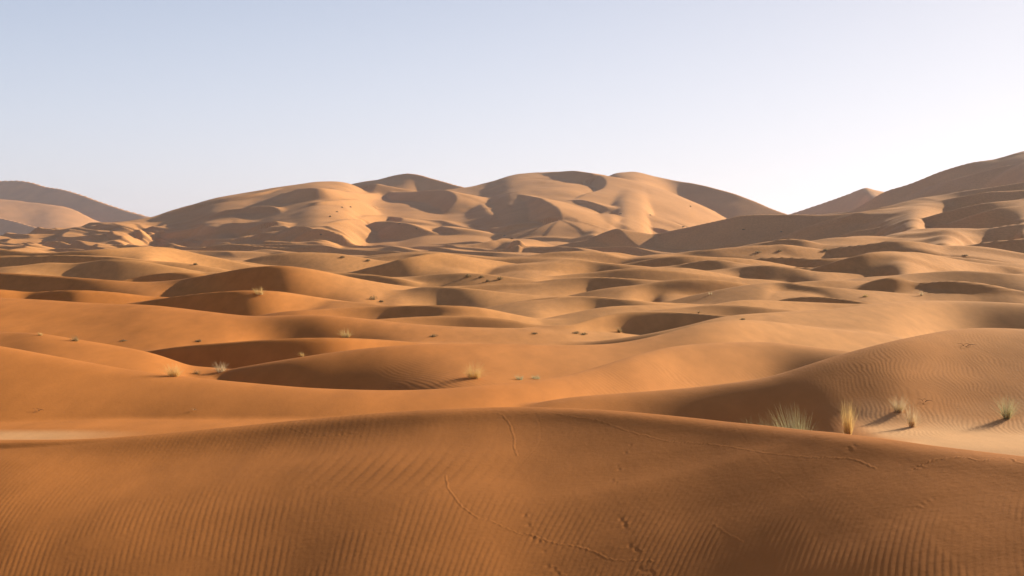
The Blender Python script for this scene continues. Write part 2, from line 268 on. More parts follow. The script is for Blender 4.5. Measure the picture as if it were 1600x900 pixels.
def height(u, Y, only=None):
    """u: 1D columns, Y: 1D rows -> z[rows, cols], id[rows, cols]"""
    P = prep(u)
    YY = Y[:, None]; X = (u[None, :] - 800) / FPX * YY
    z = np.repeat(base_z(Y)[:, None], len(u), 1)
    # the hollow behind the foreground dune, and the low ground under its near side
    z = z - 1.5 * np.exp(-(np.clip(np.abs(X - 4.2) - 1.8, 0, None) / 2.2) ** 2 - ((YY - 33) / 4.5) ** 2) * (1 - sstep(6.2, 8.6, X))
    z = z - 2.6 * (1 - sstep(5, 8, X)) * sstep(14, 18, YY) * (1 - sstep(26, 28.3, YY))
    ids = np.zeros(z.shape, np.int16)
    # slow undulation so that nothing is a ruled surface
    wx = fbm(X / (0.10 * YY + 3), np.log(YY + 5) * 9, 2, 5)
    for i, rd in enumerate(exec_ridges):
        if only and rd[1] not in only: continue
        if rd[0] == 'R':
            _, lab, pts, near, far, soft, k, tl, tr, cav = rd
            D, zc, sn = P[i]
            d = YY - D[None, :]
            rn = (0.2 if soft < .025 else 0.8) if D[0] > 55 else 1.0
            r = soft * D[None, :] * np.where(d < 0, rn, .35)
            s = np.where(d < 0, sn[None, :], far)
            zr = zc[None, :] - s * (np.sqrt(d * d + r * r) - r)
            if lab == 'foreground':
                g0 = fgprof(-d, FGL)
                g1 = fgprof(-d, FGR)
                wr = sstep(450, 1250, u)[None, :] + 0 * d; wl = sstep(-20, 260, u)[None, :]
                g = g0 * wl * (1 - wr) + g1 * wr + (1 - wl) * fgprof(-d, FGX)
                zr = np.where(d < 0, zc[None, :] - g * (1 - np.exp(-(d / 0.7) ** 2)), zr)
            kk = k * .6 * D[None, :]
        new = zr > z
        ids[new] = i + 1
        z = smax(z, zr, kk)
    return z, ids, X

def hit(px, py, lab):
    """where the line of sight of a photo pixel first meets the ridges (metres ahead)"""
    Y = np.exp(np.linspace(np.log(620), np.log(6000), 1800))
    z, ids, X = height(np.array([float(px)]), Y, only=lab)
    zz = z[:, 0]; ray = -(py - HOR) / FPX * Y
    j = np.argmax(zz > ray) if (zz > ray).any() else np.argmax((zz - ray) / Y)
    return Y[j], zz[j], X[j, 0]

def dense(P, n=10):
    P = np.asarray(P, float); t = np.arange(len(P)); tt = np.linspace(0, len(P) - 1, (len(P) - 1) * n + 1)
    return np.stack([hermite(t, P[:, c], tt) for c in range(P.shape[1])], 1)
def place_crests():
    out = []
    for lab, pts, slip, stoss, soft, k, q in crests:
        A = []
        for px, py, lift in pts:
            lift = lift * (1.3 if lab[0] == 'mountain' else 1.4)
            D, z, X = hit(px, py, lab)
            D = D * (1 - lift / (FPX * q)); A.append(((px - 800) / FPX * D, D, -(py - HOR) * D / FPX - (2.0 if lift == 0 else 0)))
        out.append((np.array(A), slip, stoss, soft, k))
    return out
CR = None
def add_crests(z, ids, X, YY):
    global CR
    if CR is None: CR = place_crests()
    rows = YY[:, 0]; cols_u = X[-1] / rows[-1] * FPX + 800
    for n, (A, slip, stoss, soft, k) in enumerate(CR):
        A = dense(A); Dm = A[:, 1].mean(); ext = 0.12 * Dm
        r0, r1 = np.searchsorted(rows, [A[:, 1].min() - ext, A[:, 1].max() + 2 * ext])
        ua = A[:, 0] / A[:, 1] * FPX + 800
        c0, c1 = np.searchsorted(cols_u, [ua.min() - 120, ua.max() + 260])
        if r1 <= r0: continue
        Xs = X[r0:r1, c0:c1]; Ys = np.broadcast_to(rows[r0:r1, None], Xs.shape)
        best = np.full(Xs.shape, -1e9)
        dbest = np.full(Xs.shape, 1e9); sg = np.zeros(Xs.shape); zc = np.zeros(Xs.shape)
        for j in range(len(A) - 1):
            a, b = A[j], A[j + 1]; dx, dy = b[0] - a[0], b[1] - a[1]; L2 = dx * dx + dy * dy
            t = np.clip(((Xs - a[0]) * dx + (Ys - a[1]) * dy) / L2, 0, 1)
            d = np.hypot(Xs - a[0] - t * dx, Ys - a[1] - t * dy)
            m = d < dbest; dbest[m] = d[m]; zc[m] = (a[2] + (b[2] - a[2]) * t)[m]
            sg[m] = (dx * (Ys - a[1]) - dy * (Xs - a[0]))[m]
        r = soft * Dm
        zr = zc - np.where(sg < 0, slip, stoss) * (np.sqrt(dbest**2 + r * r) - r) - np.where(sg < 0, 0, 2.4 / Dm) * dbest**2
        z[r0:r1, c0:c1] = smax(z[r0:r1, c0:c1], zr, k * Dm)
    return z

# ---------------------------------------------------------------- materials
def sand_material():
    m = bpy.data.materials.new('sand'); m.use_nodes = True; t = m.node_tree; N = t.nodes; L = t.links
    b = N['Principled BSDF']; b.inputs['Roughness'].default_value = 0.95; b.inputs['Specular IOR Level'].default_value = 0.06
    g = N.new('ShaderNodeNewGeometry')
    def noise(scale, detail, vec=None, rough=.5):
        n = N.new('ShaderNodeTexNoise'); n.inputs['Scale'].default_value = scale; n.inputs['Detail'].default_value = detail; n.inputs['Roughness'].default_value = rough
        L.new(vec or g.outputs['Position'], n.inputs['Vector']); return n.outputs[0]
    def math_(op, a, b_=None, c=None, clamp=False):
        n = N.new('ShaderNodeMath'); n.operation = op; n.use_clamp = clamp
        for k, v in enumerate((a, b_, c)):
            if v is None: continue
            if isinstance(v, (int, float)): n.inputs[k].default_value = v
            else: L.new(v, n.inputs[k])
        return n.outputs[0]
    def mix(f, a, b_, bt='MIX'):
        n = N.new('ShaderNodeMixRGB'); n.blend_type = bt
        for k, v in enumerate((f, a, b_)):
            if isinstance(v, (int, float, tuple)): n.inputs[k].default_value = v
            else: L.new(v, n.inputs[k])
        return n.outputs[0]
    sp = N.new('ShaderNodeSeparateXYZ'); L.new(g.outputs['Position'], sp.inputs[0])
    # orange sand near the viewer's left, paler sand to the right and farther out
    f = math_('MULTIPLY_ADD', math_('MINIMUM', math_('MAXIMUM', sp.outputs['X'], -26), 26), 0.045, math_('MULTIPLY_ADD', sp.outputs['Y'], 0.014, -0.55))
    f = math_('ADD', f, math_('MULTIPLY_ADD', noise(0.035, 4), 0.8, -0.4), clamp=True)
    col = mix(f, (0.52, 0.193, 0.046, 1), (0.56, 0.268, 0.096, 1))
    at = N.new('ShaderNodeAttribute'); at.attribute_name = 'pale'
    col = mix(math_('MULTIPLY', at.outputs['Fac'], .8), col, (0.70, 0.41, 0.195, 1))       # pale sand of the two flats, lightened to paint in their sunlit brightness
    # heavier dark grains in drifts and streaks
    mp = N.new('ShaderNodeMapping'); mp.inputs['Scale'].default_value = (1, .35, 1); L.new(g.outputs['Position'], mp.inputs['Vector'])
    d = math_('MULTIPLY_ADD', noise(0.9, 6, mp.outputs[0], .62), 0.55, 0.72)
    d2 = math_('MULTIPLY_ADD', noise(0.012, 5, None, .6), 0.5, 0.75)
    grain = math_('MULTIPLY_ADD', noise(170, 2, None, .8), 0.55, 0.72)
    col = mix(1.0, col, math_('MULTIPLY', math_('MULTIPLY', d, d2), grain), 'MULTIPLY')
    L.new(col, b.inputs['Base Color'])
    bp = N.new('ShaderNodeBump'); bp.inputs['Strength'].default_value = .5; bp.inputs['Distance'].default_value = .012
    L.new(math_('ADD', noise(9, 5, None, .65), math_('MULTIPLY', noise(120, 2), .12)), bp.inputs['Height']); b2 = N.new('ShaderNodeBump'); b2.inputs['Strength'].default_value = .35; b2.inputs['Distance'].default_value = .025
    L.new(noise(1.1, 4, mp.outputs[0], .6), b2.inputs['Height']); L.new(bp.outputs[0], b2.inputs['Normal']); L.new(b2.outputs[0], b.inputs['Normal'])
    return m
SAND = sand_material()

# ---------------------------------------------------------------- terrain sheets
def colspace(step):
    inner = np.arange(-60, 1660 + step, step)
    l, x = [], -60.0; s = step
    while x > -1400: s *= 1.15; x -= s; l.append(x)
    r, x = [], inner[-1]; s = step
    while x < 3000: s *= 1.15; x += s; r.append(x)
    return np.array(l[::-1] + list(inner) + r)

def barchan(X, Y, lam, seed, wx=0.80, wy=0.6, warp=0.45, hd=0.17):
    """sand waves, steep side to the left and towards the viewer; 0..1"""
    p = (X * wx + Y * wy) / lam + warp * 2 * fbm(X / lam / 1.7, Y / lam / 1.7, 2, seed)
    t = p - np.floor(p)
    up = np.clip(t / hd, 0, 1); dn = np.clip((1 - t) / (1 - hd), 0, 1)
    v = np.where(t < hd, up, dn * dn * (3 - 2 * dn) * 0.6 + dn * 0.4)
    return v * sstep(-0.4, 0.3, vnoise(X / lam / 1.3 + 5.5, Y / lam / 1.1, seed + 9))

def detail(z, ids, X, YY):
    if YY[-1, 0] > 300:
        z = add_crests(z, ids, X, YY)
    if YY[-1, 0] > 61:
        # low sand waves over the plain and the flanks
        a = sstep(80, 160, YY) * (1 - sstep(900, 1300, YY))
        z = z + a * 0.5 * barchan(X * .6, YY, 24 , 31) * (0.4 + 0.6 * sstep(100, 400, YY))
        lg = 0.055 * YY + 14; rel = barchan(X * .28, YY, 34, 131, wx=.30, wy=.95, warp=.5, hd=.2)
        z = z + sstep(105, 170, YY) * (1 - sstep(560, 760, YY)) * 0.0036 * YY * (rel - .35)
        f = sstep(260, 420, YY) * (1 - 0.5 * sstep(1700, 2400, YY)) * (1 - sstep(3000, 4000, YY))
        lo = 1 - sstep(-5, 25, z)
        ap = lo * sstep(700, 950, YY) * (1 - sstep(-60, 60, X + .12 * YY))
        z = z + ap * 4.0 * barchan(X, YY, 42, 53)
        z = z + f * (0.6 + 6.3 * lo * sstep(600, 900, YY)) * barchan(X, YY, 75, 47) * (0.6 + 0.4 * sstep(500, 900, YY))
        z = z + sstep(700, 1100, YY) * 1.6 * fbm(X / 60, YY / 90, 3, 77)
    z = z + 0.012 * (YY * 0.05 + 1) ** 1.1 * fbm(X / (0.15 * YY + 1.5), np.log(YY + 2) * 11, 2, 3)
    return z


# ripples of the two near dunes: real relief, about a hand wide
def ripple_wave(ph):
    t = ph - np.floor(ph)                       # steep face to the left
    return np.where(t < 0.36, np.clip(np.sin(np.pi * t / 0.72), 0, 1) ** 1.3, np.clip(np.cos(np.pi * (t - 0.36) / 1.28), 0, 1) ** 1.3)
def ripples(z, ids, X, YY):
    L = {l: [i + 1 for i, r in enumerate(exec_ridges) if r[1] == l] for l in set(r[1] for r in exec_ridges)}
    U = X / YY * FPX + 800
    PY = HOR - z / YY * FPX
    fg = np.isin(ids, L['foreground'])
    wx = 0.10 * fbm(X / 2.2, YY / 3.6, 2, 61) + 0.036 * vnoise(X / .19, YY / .6, 64) + .02 * vnoise(X / .5, YY / 1.1, 65)
    K = 0.16 + 0.55 * np.tanh(X / 6.5)
    x0 = X - K * 6.5 * np.tanh((YY - 17) / 6.5)
    lam = 0.150 + 0.030 * sstep(-2, 6, X)
    ph = np.where(x0 > 0, (x0 - 0.008 * np.clip(x0, 0, 7) ** 2) / 0.088, x0 / 0.088) + wx * 1.5
    fork = 0.25 + 0.75 * sstep(-0.35, 0.25, fbm(X / .5 + 40, YY / 1.6, 2, 71))
    low = sstep(740, 835, PY + 26 * vnoise(X / 1.3, YY / 2, 72) + 30 * sstep(-2, -6, X))
    band = (1 - sstep(690, 735, PY)) * sstep(150, 260, U) * (1 - sstep(520, 700, U)) * 0.45
    faint = 0.14 * (1 - sstep(1000, 1300, U) * 0.5) * sstep(-0.2, 0.4, fbm(X / 3, YY / 3, 2, 73))
    faint = faint + 0.30 * (1 - sstep(-20, 160, U))
    amp = 0.0024 * np.clip(low * fork + band + faint, 0, 1)
    z = z + np.where(fg, amp * ripple_wave(ph), 0)
    # broad soft waves below the left crest
    m = fg * np.exp(-((U - 620) / 150) ** 2) * np.exp(-((PY - 738) / 32) ** 2)
    z = z + m * 0.0052 * ripple_wave((X - 0.25 * (YY - 20) + 0.35 * (YY - 22) ** 2 * 0.08) / 0.27 + wx * .8)
    # right rippled dune and the sheet beside it
    rr = np.isin(ids, L['right_rippled']) | (ids == 0)
    m = rr * sstep(1230, 1400, U + 30 * vnoise(X / 2, YY / 2, 81)) * sstep(28.5, 30.5, YY) * (1 - sstep(40, 46, YY)) * (0.55 + 0.45 * sstep(-.3, .3, fbm(X / 1.2, YY / 1.2, 2, 82)))
    ph = (X - 0.10 * YY) / 0.115 + 2.6 * fbm(X / 1.6, YY / 1.6, 3, 83)
    z = z + m * 0.0048 * ripple_wave(ph)
    ls = np.isin(ids, L['left_smooth'])
    m = ls * sstep(860, 960, U) * (1 - sstep(1180, 1330, U)) * sstep(550, 575, PY) * (1 - sstep(600, 640, PY) * .5)
    ph = (X * 0.8 + 0.42 * YY) / 0.20 + 1.4 * fbm(X / 2.6, YY / 2.6, 2, 84)
    z = z + m * 0.006 * ripple_wave(ph)
    ls = np.isin(ids, L['valley_ridge'])
    m = ls * sstep(560, 640, U) * (1 - sstep(860, 980, U)) * sstep(552, 562, PY)
    ph = (X * 0.8 + 0.5 * YY) / 0.21 + 1.4 * fbm(X / 2.6, YY / 2.6, 2, 85)
    z = z + m * 0.006 * ripple_wave(ph)
    return z

def hit_grid(px, py, Bks=None):
    """first ground point on the line of sight of a photo pixel, on the finished sheets"""
    for Bk in (Bks or blocks):
        ci = int(np.argmin(np.abs(Bk['cols'] - px))); Y = Bk['rows']; zz = Bk['z'][:, ci]; ray = -(py - HOR) / FPX * Y
        ok = (zz > ray) & (Y > 11)
        if ok.any():
            j = int(np.argmax(ok)); j0 = max(j - 1, 0)
            d0, d1 = zz[j0] - ray[j0], zz[j] - ray[j]; t = 0 if d1 == d0 else -d0 / (d1 - d0)
            y = Y[j0] + (Y[j] - Y[j0]) * min(max(t, 0), 1)
            return Vector(((px - 800) / FPX * y, y, zz[j0] + (zz[j] - zz[j0]) * min(max(t, 0), 1)))
    return None

TRAILS = [   # raised burrow trails and faint drag lines over the foreground dune: photo path, height (m), half width (m)
    ([(778,645),(788,652),(797,665),(800,676),(804,686),(803,697),(808,712)], .010, .024),
    ([(836,646),(842,658),(845,670),(844,688),(838,700),(826,712),(815,724)], -.0028, .03),
    ([(862,645),(900,652),(930,656),(950,662),(975,672),(1010,681),(1040,689),(1060,691),(1100,693),(1130,697),(1160,702),(1200,708),(1240,712),(1270,715),(1300,715),(1335,718),(1352,725),(1368,732)], .011, .022),
    ([(697,742),(699,758),(708,775),(722,791),(745,808),(762,813),(780,820),(800,830),(812,834),(832,836),(850,843),(870,850),(890,852),(910,856),(928,862),(945,870),(965,876),(1000,875),(1030,877)], .011, .022),
    ([(1425,735),(1440,727),(1460,718),(1480,716),(1500,714),(1515,716),(1530,720),(1545,718),(1560,715),(1580,717),(1590,722),(1620,728)], .014, .022),
    ([(443,667),(458,670),(470,676),(490,680),(520,680),(545,677),(565,673)], .008, .022),
    ([(1143,662),(1160,680),(1180,705),(1200,724),(1220,745),(1240,762),(1262,781)], -.0022, .02),
    ([(1112,818),(1130,830),(1160,846)], .006, .018),
]
PRINTS = [(985,695),(977,707),(965,728),(967,733),(957,750),(963,754),(820,805),(826,820),(833,841),(842,846),(850,861),(856,884),(866,889),(872,896),(970,811),(975,817),(977,823),
          (984,852),(992,857),(996,860),(1001,889),(1009,892),(1017,893),(1428,733),(1436,730),(1326,699),(1334,696),(1328,703),(1415,803),(1424,798),(1432,793),(1440,788),(1448,783),(1456,778)]
def local_patch(Bk, cx, cy, rad):
    r0, r1 = np.searchsorted(Bk['rows'], [cy - rad, cy + rad]); c = Bk['cols']
    c0, c1 = np.searchsorted(c, [(cx - rad) / cy * FPX + 800 - 8, (cx + rad) / cy * FPX + 808])
    return slice(max(r0, 0), max(r1, r0 + 1)), slice(max(c0, 0), max(c1, c0 + 1))
def marks(Bk):
    z = Bk['z']; src = dict(Bk); src['z'] = z.copy(); tag_ = np.zeros(z.shape, np.int16); rnd = random.Random(4)
    dz = np.zeros(z.shape)
    for n, (pts, hgt, hw) in enumerate(TRAILS):
        P = [hit_grid(px, py, [src]) for px, py in pts]; P = [p for p in P if p is not None and p.y < 32]
        A = dense([(p.x, p.y) for p in P], 6)
        A[1:-1] += np.array([[rnd.uniform(-.012, .012), rnd.uniform(-.03, .03)] for _ in range(len(A) - 2)]) * (1 if hgt > 0 else .4)
        pad = .3
        r0, r1 = np.searchsorted(Bk['rows'], [A[:, 1].min() - pad, A[:, 1].max() + pad])
        ua = A[:, 0] / A[:, 1] * FPX + 800; c0, c1 = np.searchsorted(Bk['cols'], [ua.min() - 25, ua.max() + 25])
        X, Y = Bk['X'][r0:r1, c0:c1], Bk['Y'][r0:r1, c0:c1]; best = np.full(X.shape, 9.)
        for j in range(len(A) - 1):
            a, b = A[j], A[j + 1]; dx, dy = b - a; t = np.clip(((X - a[0]) * dx + (Y - a[1]) * dy) / (dx * dx + dy * dy), 0, 1)
            best = np.minimum(best, np.hypot(X - a[0] - t * dx, Y - a[1] - t * dy))
        hgt *= .34; hw *= .6
        dz[r0:r1, c0:c1] += hgt * np.exp(-(best / hw) ** 2) - .45 * hgt * np.exp(-((best - 2.0 * hw) / (.8 * hw)) ** 2)
        tag_[r0:r1, c0:c1][best < 1.7 * hw] = n + 1
    for n, (px, py) in enumerate(PRINTS):
        p = hit_grid(px, py, [src])
        if p is None: continue
        sl = local_patch(Bk, p.x, p.y, .22); X, Y = Bk['X'][sl], Bk['Y'][sl]
        sc = (.75 if py > 760 else .6) * rnd.uniform(.75, 1.15) * (.55 if px > 1400 and py > 770 else 1)
        ax, ay = rnd.uniform(.02, .035), rnd.uniform(.03, .06)
        d0 = ((X - p.x) / (.042 * sc)) ** 2 + ((Y - p.y) / (.075 * sc)) ** 2
        d1 = ((X - p.x - ax * 1.6) / (.036 * sc)) ** 2 + ((Y - p.y + ay) / (.06 * sc)) ** 2
        dz[sl] += .005 * sc * np.exp(-d1) - .008 * sc * np.exp(-d0)
        tag_[sl][np.minimum(d0, d1) < 2.0] = 100 + n
    assert np.isfinite(dz).all() and np.isfinite(z).all()
    Bk['z'] = z + dz; Bk['tag'] = tag_

def build_block(name, cols, rows):
    z, ids, X = height(cols, rows)
    z = detail(z, ids, X, rows[:, None])
    if name == 'near': z = ripples(z, ids, X, rows[:, None])
    return dict(z=z, ids=ids, X=X, Y=np.repeat(rows[:, None], len(cols), 1), cols=cols, rows=rows, tag=np.zeros(z.shape, np.int16))

cols_n = colspace(1.5)
if len(cols_n) % 2 == 0: cols_n = cols_n[:-1]
cols_m = cols_n[::2]
rows_near = np.concatenate([np.linspace(0.02, 12.8, 40), np.exp(np.linspace(np.log(13), np.log(62), 700))])
rows_mid = np.exp(np.linspace(np.log(62), np.log(620), 440))
rows_far = np.concatenate([np.exp(np.linspace(np.log(620), np.log(2500), 500)), np.exp(np.linspace(np.log(2500), np.log(6000), 200))[1:], np.linspace(6000, 9000, 8)[1:]])
blocks = [build_block('near', cols_n, rows_near), build_block('mid', cols_m, rows_mid), build_block('far', cols_m, rows_far)]
marks(blocks[0])
blocks[0]['z'][-1, ::2] = blocks[1]['z'][0]
blocks[0]['z'][-1, 1::2] = 0.5 * (blocks[0]['z'][-1, :-1:2] + blocks[0]['z'][-1, 2::2])
blocks[2]['z'][0] = blocks[1]['z'][-1]
print('heights', time.time() - T0)

def normals(Bk):
    P = np.stack([Bk['X'], Bk['Y'], Bk['z']], -1)
    gu = np.gradient(P, axis=1); gv = np.gradient(P, axis=0)
    n = np.cross(gu, gv); n /= np.linalg.norm(n, axis=-1, keepdims=True) + 1e-12
    return n
for Bk in blocks: Bk['n'] = normals(Bk)
def avg(a, b):
    n = a + b; return n / np.linalg.norm(n, axis=-1, keepdims=True)
n01 = avg(blocks[0]['n'][-2, ::2], blocks[1]['n'][1]); blocks[0]['n'][-1, ::2] = n01; blocks[1]['n'][0] = n01
blocks[0]['n'][-1, 1::2] = avg(n01[:-1], n01[1:])
n12 = avg(blocks[1]['n'][-2], blocks[2]['n'][1]); blocks[1]['n'][-1] = n12; blocks[2]['n'][0] = n12

def piece(name, parts, parent=None):
    """one mesh object out of selected quads of the sheets, keeping the sheets' own normals"""
    vs, ns, qs, off = [], [], [], 0
    for Bk, sel in parts:
        nr, nc = Bk['z'].shape; idx = np.arange(nr * nc).reshape(nr, nc)
        q = np.stack([idx[:-1, :-1], idx[:-1, 1:], idx[1:, 1:], idx[1:, :-1]], -1)[sel]
        if not len(q): continue
        used, inv = np.unique(q, return_inverse=True)
        r, c = used // nc, used % nc
        vs.append(np.stack([Bk['X'][r, c], Bk['Y'][r, c], Bk['z'][r, c] + CAMZ], -1)); ns.append(Bk['n'][r, c])
        qs.append(inv.reshape(q.shape) + off); off += len(used)
    if not vs: return None
    v = np.concatenate(vs).astype(np.float32); n = np.concatenate(ns); q = np.concatenate(qs)
    me = bpy.data.meshes.new(name); me.vertices.add(len(v)); me.vertices.foreach_set('co', v.ravel())
    me.loops.add(q.size); me.loops.foreach_set('vertex_index', q.ravel().astype(np.int32))
    me.polygons.add(len(q)); me.polygons.foreach_set('loop_start', np.arange(0, q.size, 4, dtype=np.int32))
    at = me.attributes.new('pale', 'FLOAT', 'POINT'); x_, y_ = v[:, 0], v[:, 1]
    pal = sstep(7.4, 9.2, x_ + .5 * vnoise(x_, y_, 5)) * sstep(21, 23, y_) * (1 - sstep(30, 33.5, y_ + 1.2 * vnoise(x_ / 1.5, y_ / 1.5, 6))) + 0.85 * sstep(8, 11, -x_) * sstep(28.4, 29, y_) * (1 - sstep(29.8, 30.8, y_))
    at.data.foreach_set('value', pal.astype(np.float32))
    me.update(calc_edges=True); me.shade_smooth(); me.materials.append(SAND)
    me.normals_split_custom_set_from_vertices(n.astype(np.float32))
    o = bpy.data.objects.new(name, me); S.collection.objects.link(o)
    if parent: o.parent = parent
    return o

DUNE_NAME = {'foreground': ('foreground_dune', 'rippled orange foreground dune crossed by thin burrow trails'),
             'mountain': ('great_dune', 'broad golden mountain of sand with dark slip faces on the skyline'),
             'hill_right': ('right_hill_dune', 'tall brown dune hill rising to the right edge of the sky'),
             'far_left': ('far_dune', 'hazy pinkish dune on the far left skyline')}
nid = len(exec_ridges) + 1
fid = []
for Bk in blocks:
    i = Bk['ids']; f = i[:-1, :-1].copy(); t = Bk['tag'][:-1, :-1]
    fid.append((f, t))
for k in range(nid):
    nm = 'ground' if k == 0 else DUNE_NAME.get(exec_ridges[k-1][1], ('sand_dune', None))[0]
    parts = [(Bk, (f == k) & (t == 0)) for Bk, (f, t) in zip(blocks, fid) if (f == k).any()]
    o = piece(nm, parts) if parts else None
    if o is None: continue
    o['kind'] = 'structure'
    if k and exec_ridges[k-1][1] in DUNE_NAME: o['label'] = DUNE_NAME[exec_ridges[k-1][1]][1]
    if nm == 'foreground_dune': FG = o
t = fid[0][1]
for n in np.unique(t):
    if n == 0: continue
    piece('animal_trail' if n < 100 else 'footprint', [(blocks[0], t == n)], FG)
print('sheets', time.time() - T0)

# ground beyond the sides and behind the viewer
def side_ground():
    e0 = blocks[0]; zl = np.concatenate([b['z'][:, 0] for b in blocks]); zr_ = np.concatenate([b['z'][:, -1] for b in blocks]); rows = np.concatenate([b['rows'] for b in blocks])
    aR = math.atan((cols_n[-1] - 800) / FPX); aL = math.atan((cols_n[0] - 800) / FPX) + 2 * math.pi
    th = np.linspace(aR, aL, 140); r = np.concatenate([[0.03], np.exp(np.linspace(np.log(.5), np.log(9000), 170))])
    TH, RR = np.meshgrid(th, r)
    back = base_z(-RR) * 0 - 1.8 - 6 * sstep(0, 200, RR) - 6 * sstep(200, 1500, RR) + 2.2 * sstep(15, 120, RR) * fbm(RR * np.sin(TH) / 60, RR * np.cos(TH) / 60, 3, 91)
    zR = np.interp(RR * math.cos(aR), rows, zr_); zL = np.interp(RR * math.cos(aL), rows, zl)
    wR = 1 - sstep(aR, aR + .7, TH); wL = sstep(aL - .7, aL, TH)
    Z = zR * wR + zL * wL + back * (1 - wR - wL)
    v = np.stack([RR * np.sin(TH), RR * np.cos(TH), Z + CAMZ], -1).reshape(-1, 3)
    nr, nc = RR.shape; idx = np.arange(nr * nc).reshape(nr, nc)
    q = np.stack([idx[:-1, :-1], idx[:-1, 1:], idx[1:, 1:], idx[1:, :-1]], -1).reshape(-1, 4)[:, ::1]
    me = bpy.data.meshes.new('outer_ground'); me.from_pydata(v.tolist(), [], q.tolist()); me.shade_smooth(); me.materials.append(SAND)
    o = bpy.data.objects.new('outer_ground', me); S.collection.objects.link(o); o['kind'] = 'structure'
side_ground()


# ---------------------------------------------------------------- grass, shrubs, twigs
def plain(name, col, rough=.8, var=.35, thin=True):
    m = bpy.data.materials.new(name); m.use_nodes = True; t = m.node_tree; b = t.nodes['Principled BSDF']
    b.inputs['Roughness'].default_value = rough; b.inputs['Specular IOR Level'].default_value = .2
    g = t.nodes.new('ShaderNodeNewGeometry'); n = t.nodes.new('ShaderNodeTexNoise'); n.inputs['Scale'].default_value = 14
    t.links.new(g.outputs['Position'], n.inputs['Vector'])
    r = t.nodes.new('ShaderNodeMapRange'); r.inputs['To Min'].default_value = 1 - var; r.inputs['To Max'].default_value = 1 + var
    t.links.new(n.outputs[0], r.inputs[0])
    mx = t.nodes.new('ShaderNodeVectorMath'); mx.operation = 'SCALE'; mx.inputs[0].default_value = col
    t.links.new(r.outputs[0], mx.inputs['Scale']); t.links.new(mx.outputs[0], b.inputs['Base Color'])
    if thin:
        tr = t.nodes.new('ShaderNodeBsdfTranslucent'); t.links.new(mx.outputs[0], tr.inputs['Color'])
        ms = t.nodes.new('ShaderNodeMixShader'); ms.inputs[0].default_value = .42
        t.links.new(b.outputs[0], ms.inputs[1]); t.links.new(tr.outputs[0], ms.inputs[2]); t.links.new(ms.outputs[0], t.nodes['Material Output'].inputs['Surface'])
    return m
M_GREEN = plain('grey_green_grass', (.42, .40, .22)); M_STRAW = plain('straw_grass', (.66, .48, .20)); M_PALE = plain('pale_dry_grass', (.58, .46, .28))
M_GOLD = plain('golden_stalks', (.72, .38, .08)); M_BUSH = plain('dark_shrub', (.34, .24, .12)); M_WOOD = plain('dead_wood', (.16, .10, .06), thin=False); M_TEAL = plain('low_green', (.38, .42, .26))

def blades(rnd, n, h, w, spread, lean, bw, curl=.5, low=0.35):
    V, F = [], []
    for _ in range(n):
        a = rnd.uniform(0, 2 * math.pi); rr = w * .16 * math.sqrt(rnd.random())
        bx, by = rr * math.cos(a), rr * math.sin(a)
        a2 = a + rnd.gauss(0, .7); tilt = abs(rnd.gauss(0, spread)); L = h * rnd.uniform(low, 1.0)
        if rnd.random() < .14: tilt = rnd.uniform(.9, 1.5); L *= rnd.uniform(.35, .7)      # broken and fallen blades
        dx, dy = math.cos(a2) * math.sin(tilt) + lean[0] * rnd.uniform(.4, 1.2), math.sin(a2) * math.sin(tilt) + lean[1] * rnd.uniform(.4, 1.2); dz = math.cos(tilt)
        sx, sy = -math.sin(a2 + 1.1), math.cos(a2 + 1.1); b = len(V); ns = 4
        for k in range(ns + 1):
            t = k / ns; bend = curl * t * t * L * rnd.uniform(.8, 1.2) * math.sin(tilt + .15)
            x = bx + dx * L * t + dx * bend; y = by + dy * L * t + dy * bend; z = dz * L * t - bend * .55 - .02
            ww = bw * (1 - t) ** .6 * .5 + bw * .08
            V += [(x - sx * ww, y - sy * ww, z), (x + sx * ww, y + sy * ww, z)]
        for k in range(ns): F.append((b + 2 * k, b + 2 * k + 1, b + 2 * k + 3, b + 2 * k + 2))
    return V, F
def mesh_obj(name, V, F, m, parent=None):
    me = bpy.data.meshes.new(name); me.from_pydata(V, [], F); me.materials.append(m)
    o = bpy.data.objects.new(name, me); S.collection.objects.link(o)
    if parent: o.parent = parent
    return o
def thing(name, loc, label, cat, group=None):
    o = bpy.data.objects.new(name, None); o.empty_display_size = .1; S.collection.objects.link(o); o.location = loc
    o['label'] = label; o['category'] = cat
    if group: o['group'] = group
    return o
def spot(px, py, D=None):
    if D:
        Bk = blocks[0] if D < 61 else blocks[1]; ci = int(np.argmin(np.abs(Bk['cols'] - px))); z = float(np.interp(D, Bk['rows'], Bk['z'][:, ci]))
        return Vector(((px - 800) / FPX * D, D, z + CAMZ)), D / FPX
    p = hit_grid(px, py); return Vector((p.x, p.y, p.z + CAMZ)), p.y / FPX       # place, metres per photo pixel
def tuft(px, py, hp, wp, label, m, seed, base=None, n=240, spread=.42, lean=(-.1, -.02), bw=None, group='grass tufts on the sand', low=.35, D=None):
    rnd = random.Random(seed); loc, mpp = spot(px, py, D); h, w = hp * mpp, wp * mpp
    if D: h = loc.z and (-(py - hp - HOR) * mpp + CAMZ - loc.z)
    o = thing('grass_tuft', loc, label, 'grass tuft', group)
    bw = bw or max(.004, mpp * .24)
    V, F = blades(rnd, n, h * 1.08, w, spread, lean, bw, low=low); mesh_obj('blades', V, F, m, o)
    if base:
        V, F = blades(rnd, n // 2, h * .5, w * .9, spread * .8, (lean[0] * .5, lean[1]), bw * 1.1); mesh_obj('dry_stalks', V, F, base, o)
    return o
G = 'grass tufts on the sand'
